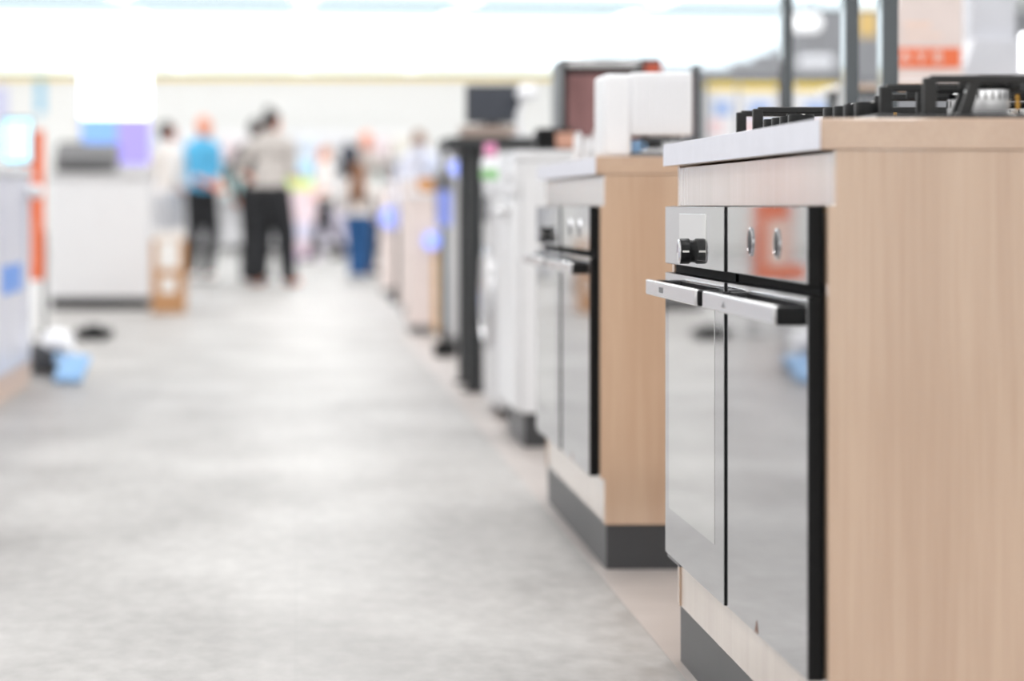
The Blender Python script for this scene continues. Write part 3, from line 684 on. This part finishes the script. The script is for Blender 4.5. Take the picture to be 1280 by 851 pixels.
# ------------------------------------------------------------------ far shelving at the end of the store
SHW = mat('white_shelf', (236, 236, 238), .5, var=.01)
cols = [((228, 222, 240), 'lavender'), ((240, 222, 226), 'pale pink'), ((214, 226, 240), 'pale blue'), ((236, 232, 222), 'cream'), ((220, 220, 224), 'light grey'), ((206, 236, 236), 'pale aqua')]
Y = 44.6; bay = 1.2
names = ('leftmost', 'second from the left', 'second from the right', 'rightmost')
ci = 0
for u in range(4):
    x0 = -2.65 + u * 1.25; x1 = x0 + bay
    t = thing('shelving_unit', '%s of the white shelving units at the far end of the store' % names[u], 'shelving', ((x0 + x1) / 2, Y + .3, 0), 'white shelving units at the far end')
    obj('back_panel', MB().box(x0, x1, Y + .56, Y + .6, 0, 2.15), SHW, t)
    for q in (x0, x1 - .04): obj('side_panel', MB().box(q, q + .04, Y, Y + .56, 0, 2.1), SHW, t)
    for z in (.12, .95, 1.6): obj('shelf', MB().box(x0 + .04, x1 - .04, Y, Y + .56, z, z + .03), SHW, t)
    for si, (z, hm) in enumerate(((.15, .72), (.98, .56), (1.63, .4))):
        if si == 0 and u != 2: continue
        for k, (xa_, xb_) in enumerate(((x0 + .08, x0 + .55), (x0 + .62, x1 - .09))):
            c, cn = cols[(ci * 7 + u + k) % 6]; ci += 1
            hh = hm * random.uniform(.75, 1)
            b = thing('appliance_carton', '%s carton, %s on %s shelf of %s far white unit' % (cn, ('left', 'right')[k], ('bottom', 'middle', 'top')[si], names[u]), 'carton', ((xa_ + xb_) / 2, Y + .25, z), 'cartons on the far shelving')
            obj('carton_body', MB().box(xa_, xb_, Y + .04, Y + .45, z + .001, z + hh, .006), mat('carton ' + cn, c, .55, var=.05, scale=4), b)
            obj('printed_label', MB().box(xa_ + .08, xb_ - .08, Y + .036, Y + .042, z + hh * .25, z + hh * .7), mat('carton print ' + cn, tuple(int(v * .9) for v in c), .55), b)
# pink promotional stand with bright toy carton
Y = 38.0
t = thing('promotion_stand', 'pink and lavender promotion stand with violet base at the far end', 'stand', (X(378, Y), Y + .3, 0))
obj('column', MB().box(X(361, Y), X(396, Y), Y, Y + .5, .1, Z(237, Y), .01), mat('pale_rose_board', (238, 218, 226), .5), t)
obj('base', MB().box(X(359, Y), X(398, Y), Y - .02, Y + .52, 0, .1), mat('violet_board', (208, 184, 222), .5), t)
obj('front_print', MB().box(X(364, Y), X(393, Y), Y - .004, Y + .001, .3, .55), mat('lavender_print', (216, 216, 238), .5), t)
zt = Z(237, Y)
t = thing('toy_carton', 'bright white-blue and lime carton on the pink promotion stand', 'carton', (X(375, Y), Y + .2, zt))
obj('carton_body', MB().box(X(357, Y), X(393, Y), Y + .05, Y + .4, zt + .002, Z(200, Y), .01), mat('icy_white_card', (222, 240, 255), .4), t)
obj('lime_band', MB().box(X(358, Y), X(392, Y), Y + .046, Y + .052, zt + .01, Z(222, Y)), mat('lime_print', (212, 238, 130), .4), t)
obj('blue_flash', MB().box(X(374, Y), X(391, Y), Y + .045, Y + .052, Z(219, Y), Z(203, Y)), mat('cyan_print', (160, 216, 250), .4), t)
# two wall posters at the left rear
for px0, px1, py0, py1, c, lb in ((-8, 9, 108, 150, (206, 208, 240), 'pale lavender poster on the far wall at the left edge'), (45, 56, 98, 142, (150, 205, 232), 'narrow light blue poster on the far wall above the orange-edged sign')):
    o = obj('wall_poster', MB().box(X(px0, YB), X(px1, YB), YB - .02, YB - .001, Z(py1, YB), Z(py0, YB)), mat('poster ' + lb[:12], c, .5), loc=(X(px0, YB), YB - .01, Z(py1, YB)))
    tag(o, lb, 'poster')

# ------------------------------------------------------------------ people
def fuse(name, mb, m, parent, vox=0.009, smooth=4):
    """fuses the builder's overlapping volumes into one continuous surface"""
    me0 = bpy.data.meshes.new('tmp'); mb.bm.to_mesh(me0); mb.bm.free()
    o = bpy.data.objects.new('tmp', me0); C.objects.link(o)
    r = o.modifiers.new('r', 'REMESH'); r.mode = 'VOXEL'; r.voxel_size = vox
    s = o.modifiers.new('s', 'SMOOTH'); s.iterations = smooth; s.factor = 0.5
    dg = bpy.context.evaluated_depsgraph_get(); dg.update()
    me = bpy.data.meshes.new_from_object(o.evaluated_get(dg))
    bpy.data.objects.remove(o); bpy.data.meshes.remove(me0)
    me.name = name; me.materials.clear(); me.materials.append(m)
    for p in me.polygons: p.use_smooth = True; p.material_index = 0
    ob = bpy.data.objects.new(name, me); C.objects.link(ob); ob.parent = parent; ORIG[ob] = ORIG[parent]
    return ob
def limb(mb, p0, p1, r0, r1, seg=14):
    mb.cyl(p0, p1, r0, r1, seg=seg); mb.ball(p0, r0, seg=seg); mb.ball(p1, r1, seg=seg)
def ik(a, c, l1, l2, pole):
    a, c = Vector(a), Vector(c); d = c - a; L = min(d.length, (l1 + l2) * .998)
    u = d.normalized(); c = a + u * L
    k = (l1 * l1 - l2 * l2 + L * L) / (2 * L); hgt = math.sqrt(max(0, l1 * l1 - k * k))
    p = Vector(pole); p = (p - u * p.dot(u)).normalized()
    return a + u * k + p * hgt, c
def person(label, x, y, face, height, shirt, trousers, hair, shoe, hands, feet=((.11, 0), (-.11, 0)), skin=SKIN, sleeve=.5, hairstyle='short', lean=0.0,
           bulk=1.0, leg=1.0, headk=1.0, turn=0.0, coat=False, group='people in the store'):
    """a figure built facing -Y, then turned by face (radians)"""
    s = height / 1.75
    t = thing('person', label, 'person', (x, y, 0), group)
    V = lambda a, b, c: Vector((a, b, c)) * s
    ln = lambda z: -lean * max(0, z - .95)
    body, top, bot, sh = MB(), MB(), MB(), MB()
    pel, wst, che, nck = V(0, ln(.95), .95), V(0, ln(1.13), 1.13), V(0, ln(1.34), 1.34), V(0, ln(1.47), 1.47)
    hc = V(0, ln(1.62) - .015, 1.625)
    R = Matrix.Rotation(turn, 4, 'Z')
    # torso
    def torso(mb, e, zlow):
        mb.ball(che + V(0, 0, .03), ((.165 * bulk + e) * s, (.108 * bulk + e) * s, (.17 + e) * s))
        mb.ball(wst, ((.145 * bulk + e) * s, (.1 * bulk + e) * s, (.17 + e) * s))
        if zlow < 1: mb.ball(V(0, ln(.97), .97), ((.165 * bulk + e) * s, (.115 * bulk + e) * s, (.12 + e) * s))
        limb(mb, V(.1, ln(1.42), 1.425), V(.175, ln(1.42), 1.41), (.055 + e) * s, (.055 + e) * s)
        limb(mb, V(-.1, ln(1.42), 1.425), V(-.175, ln(1.42), 1.41), (.055 + e) * s, (.055 + e) * s)
    torso(body, -.012, 0); torso(top, .012, 0)
    limb(body, V(0, ln(1.43), 1.43), hc + V(0, .005, -.06), .058 * s, .05 * s)
    # head with face
    k = headk * s
    def H_(a, b, c): return hc + R @ (Vector((a, b, c)) * k)
    body.ball(hc + R @ (Vector((0, .012, .025)) * k), (.076 * k, .093 * k, .1 * k), M=R)
    body.ball(H_(0, -.022, -.045), (.058 * k, .066 * k, .07 * k), M=R)
    limb(body, H_(0, -.088, .018), H_(0, -.108, -.018), .010 * k, .015 * k, 8)
    body.ball(H_(0, -.083, -.052), (.026 * k, .012 * k, .007 * k), M=R); body.ball(H_(0, -.081, -.064), (.022 * k, .012 * k, .008 * k), M=R)
    body.ball(H_(0, -.074, .045), (.055 * k, .022 * k, .012 * k), M=R)
    for q in (-1, 1): body.ball(H_(q * .079, .01, -.005), (.012 * k, .022 * k, .034 * k), M=R)
    # arms and hands
    for q, hd in zip((1, -1), hands):
        sp = V(q * .185 * bulk, ln(1.41), 1.40)
        el, wr = ik(sp, V(*hd), .295 * s, .265 * s, (q * .45, .7, -.4))
        limb(body, sp, el, .046 * s, .037 * s); limb(body, el, wr, .037 * s, .025 * s)
        limb(top, sp, sp.lerp(el, min(1, sleeve * 2)), .062 * s * bulk ** .5, .052 * s)
        if sleeve > .5: limb(top, el, el.lerp(wr, (sleeve - .5) * 2), .052 * s, .038 * s)
        d = (wr - el).normalized(); side = d.cross(Vector((0, -1, .25))).normalized(); nrm = d.cross(side)
        if nrm.y > 0: nrm = -nrm
        for f in range(4):
            o_ = (f - 1.5) * .019 * s
            b0 = wr + side * o_ * .5; b1 = wr + d * .085 * s + side * o_
            limb(body, b0, b1, .0135 * s, .011 * s, 8)
            L1 = (.042, .048, .045, .034)[f] * s
            b2 = b1 + (d * .85 + nrm * .45).normalized() * L1; b3 = b2 + (d * .45 + nrm * .9).normalized() * L1 * .75
            limb(body, b1, b2, .0105 * s, .0095 * s, 8); limb(body, b2, b3, .0095 * s, .0085 * s, 8)
        th0 = wr + d * .02 * s - side * q * .022 * s; th1 = th0 + (d * .7 - side * q * .7 + nrm * .3).normalized() * .04 * s; th2 = th1 + (d * .9 + nrm * .5).normalized() * .032 * s
        limb(body, th0, th1, .013 * s, .0115 * s, 8); limb(body, th1, th2, .0115 * s, .0095 * s, 8)
    # legs
    for q, (fx, fy) in zip((1, -1), feet):
        hp = V(q * .088, ln(.93), .92); an = V(fx, fy + .03, .085)
        kn, an = ik(hp, an, .43 * s, .42 * s, (q * .1, -1, 0))
        limb(body, hp, kn, .075 * s, .05 * s); limb(body, kn, an, .05 * s, .034 * s)
        limb(bot, hp, kn, .098 * s * leg, .072 * s * leg); limb(bot, kn, an + V(0, 0, .01), .072 * s * leg, .055 * s * leg)
        limb(body, an, an + V(q * .015, -.12, -.045), .034 * s, .028 * s)
        limb(sh, an + V(0, .02, -.04), an + V(q * .01, -.07, -.04), .042 * s, .044 * s); limb(sh, an + V(q * .01, -.07, -.045), an + V(q * .02, -.15, -.052), .042 * s, .032 * s)
    bot.ball(V(0, ln(.95), .95), (.178 * s * bulk, .128 * s * bulk, .125 * s))
    if coat: top.ball(V(0, ln(.9), .9), (.185 * s * bulk, .14 * s * bulk, .2 * s))
    bd = fuse('body', body, skin, t, .0075 * max(s, .8), 3)
    fuse('shirt', top, shirt, t, .011); fuse('trousers', bot, trousers, t, .011)
    shm = fuse('shoes', sh, shoe, t, .009)
    zmin = min(v.co.z for v in shm.data.vertices)
    for v in shm.data.vertices: v.co.z = max(v.co.z, 0.001)
    if hairstyle != 'bald':
        h = MB(); M2 = R @ Matrix.Rotation(-.45, 4, 'X')
        h.ball(H_(0, .03, .045), (.083 * k, .092 * k, .09 * k), M=R); h.ball(H_(0, .055, .0), (.078 * k, .062 * k, .085 * k), M=R)
        if hairstyle == 'bun':
            h.ball(H_(0, .075, .125), (.042 * k, .042 * k, .038 * k)); limb(h, H_(0, .06, .08), H_(0, .075, .125), .03 * k, .03 * k)
        if hairstyle == 'long':
            limb(h, H_(0, .06, -.02), H_(0, .1, -.2), .085 * k, .1 * k); limb(h, H_(0, .1, -.2), H_(0, .105, -.33), .1 * k, .07 * k)
        fuse('hair', h, hair, t, .008)
    ew = mat('eye', (40, 30, 26), .2)
    for q in (-1, 1):
        ob = obj('eye', MB().ball(Vector(ORIG[t]) + H_(q * .031, -.0765, .012), .0095 * k, seg=10), ew, t)
    t.rotation_euler = (0, 0, face)
    return t
DK = mat('dark_hair', (38, 32, 32), .6); BR = mat('brown_hair', (128, 84, 52), .6, var=.15); SANDY = mat('sandy_hair', (190, 140, 105), .6)
BLKC = mat('black_cloth', (32, 33, 37), .85, var=.1); GREYC = mat('light_grey_knit', (196, 190, 186), .9, var=.06, scale=30)
BLUEC = mat('bright_blue_cloth', (92, 186, 232), .8); JEAN = mat('blue_denim', (44, 92, 146), .85, var=.12, scale=20)
WHC = mat('white_cloth', (236, 230, 226), .85); SILV = mat('silver_grey_cloth', (205, 206, 212), .85); NAVY = mat('navy_cloth', (44, 50, 66), .85)
PRINT = mat('white_blue_print_cloth', (205, 212, 232), .8, var=.2, scale=9); SHOE = mat('tan_shoe', (206, 120, 88), .6); WSHOE = mat('white_shoe', (225, 225, 225), .6); PEACHC = mat('peach_cloth', (244, 214, 200), .85)
person('person in bright blue shirt and black trousers with hands clasped in front', X(252, 26.6), 26.6, .75, 1.76, BLUEC, BLKC, SANDY, WSHOE, ((.03, -.26, 1.0), (-.05, -.27, 1.0)), ((.055, -.05), (-.03, .12)), SKIN2, .5, 'bald', .04, leg=1.1)
person('person in pale grey sweater and wide black trousers, dark hair in a bun', X(337, 25.4), 25.4, PI * .80, 1.78, GREYC, BLKC, DK, SHOE, ((.26, -.16, 1.02), (-.1, -.3, 1.08)), ((.14, .04), (-.15, -.14)), SKIN2, .55, 'bun', .06, 1.28, 1.5)
person('person dressed all in black standing behind the grey-sweater person', X(319, 26.9), 26.9, PI * .9, 1.74, BLKC, BLKC, DK, BLKC, ((.24, -.05, .9), (-.23, -.08, .92)), skin=SKIN2, sleeve=.95, lean=.05)
person('dark-haired person in white shirt and silver-grey trousers behind the cardboard box', X(209, 27.2), 27.2, 2.2, 1.72, WHC, SILV, DK, WSHOE, ((.2, -.2, 1.05), (-.2, -.12, .95)), skin=mat('skin_deep', (196, 122, 96), .5), sleeve=.7, leg=1.25)
person('long-haired child in white top and blue jeans seen from behind', X(448, 27.6), 27.6, PI * .96, 1.26, WHC, JEAN, BR, WSHOE, ((.24, -.12, 1.0), (-.25, -.08, .96)), ((.08, 0), (-.08, -.03)), SKIN, .9, 'long', 0.0, 1.3, 1.3, 1.3)
pa = person('adult in light grey shirt with dark backpack standing over the child', X(455, 29.4), 29.4, .35, 1.68, GREYC, NAVY, SANDY, BLKC, ((.2, -.22, 1.06), (-.22, -.2, 1.08)), skin=SKIN2, sleeve=.9, hairstyle='bald', lean=.1)
person('brown-haired person in white and blue print shirt behind the plinths', X(524, 30.0), 30.0, 2.6, 1.7, PRINT, NAVY, BR, BLKC, ((.2, -.2, 1.0), (-.2, -.2, 1.0)), sleeve=.6, bulk=1.15)
person('person in white top and black trousers striding at the far end', X(406, 36.0), 36.0, -1.2, 1.66, WHC, BLKC, SANDY, BLKC, ((.22, -.25, 1.0), (-.22, .12, .95)), ((.1, -.3), (-.1, .32)), skin=SKIN2, sleeve=.6)
# dark backpack beside the adult
Y = 29.15; bx = X(437, Y)
t = thing('backpack', 'dark navy backpack slung from the shoulder of the adult in light grey shirt', 'backpack', (bx, Y, Z(222, Y)))
z0, z1 = Z(222, Y), Z(181, Y)
obj('bag_body', MB().box(bx - .1, bx + .1, Y - .09, Y + .07, z0, z1, .045, seg=4), NAVY, t)
obj('front_pocket', MB().box(bx - .075, bx + .075, Y - .12, Y - .07, z0 + .03, z0 + .2, .02, seg=3), BLKC, t)
obj('strap', MB().tube([(bx - .03, Y, z1 - .02), (bx - .02, Y + .12, z1 + .03), (bx, Y + .25, z1 - .01), (bx + .01, Y + .28, z1 - .12)], .014), BLKC, t)

# ------------------------------------------------------------------ light
def area(x, y, z, sx, sy, e, col=(1, 0.998, 0.99), rot=(0, 0, 0)):
    l = bpy.data.lights.new('ceiling_lamp', 'AREA'); l.shape = 'RECTANGLE'; l.size = sx; l.size_y = sy; l.energy = e; l.color = col
    o = bpy.data.objects.new('ceiling_lamp', l); C.objects.link(o); o.location = (x, y, z); o.rotation_euler = rot
    return o
E = 108
for xx in (-8, -4, 0.2, 4, 8.5):
    for yy in (-3.5, 2.5, 8.5, 15, 21.5, 28, 34.5, 41):
        area(xx, yy, 5.6, 0.5, 3.2, E * (1.3 if yy > 20 else 1.0))
wd = bpy.data.worlds.new('sky'); S.world = wd; wd.use_nodes = True
bg = wd.node_tree.nodes['Background']; bg.inputs['Color'].default_value = (0.84, 0.92, 1.0, 1); bg.inputs['Strength'].default_value = 2.2

# ------------------------------------------------------------------ camera
cam = bpy.data.cameras.new('camera'); co = bpy.data.objects.new('camera', cam); C.objects.link(co)
co.location = (0, 0, H); co.rotation_euler = (PI / 2, 0, 0)
cam.sensor_fit = 'HORIZONTAL'; cam.sensor_width = 36; cam.lens = F / 1280 * 36
cam.shift_x = (640 - CX) / 1280; cam.shift_y = -(425.5 - CY) / 1280
cam.clip_start = 0.05; cam.clip_end = 300
cam.dof.use_dof = True; cam.dof.focus_distance = 3.95; cam.dof.aperture_fstop = 2.5
S.camera = co
S.view_settings.view_transform = 'Standard'; S.view_settings.look = 'None'; S.view_settings.gamma = 1; S.view_settings.use_curve_mapping = False
S.view_settings.exposure = 0.0
S.cycles.use_denoising = True
S.cycles.max_bounces = 8; S.cycles.diffuse_bounces = 4; S.cycles.glossy_bounces = 4
S.cycles.sample_clamp_indirect = 6
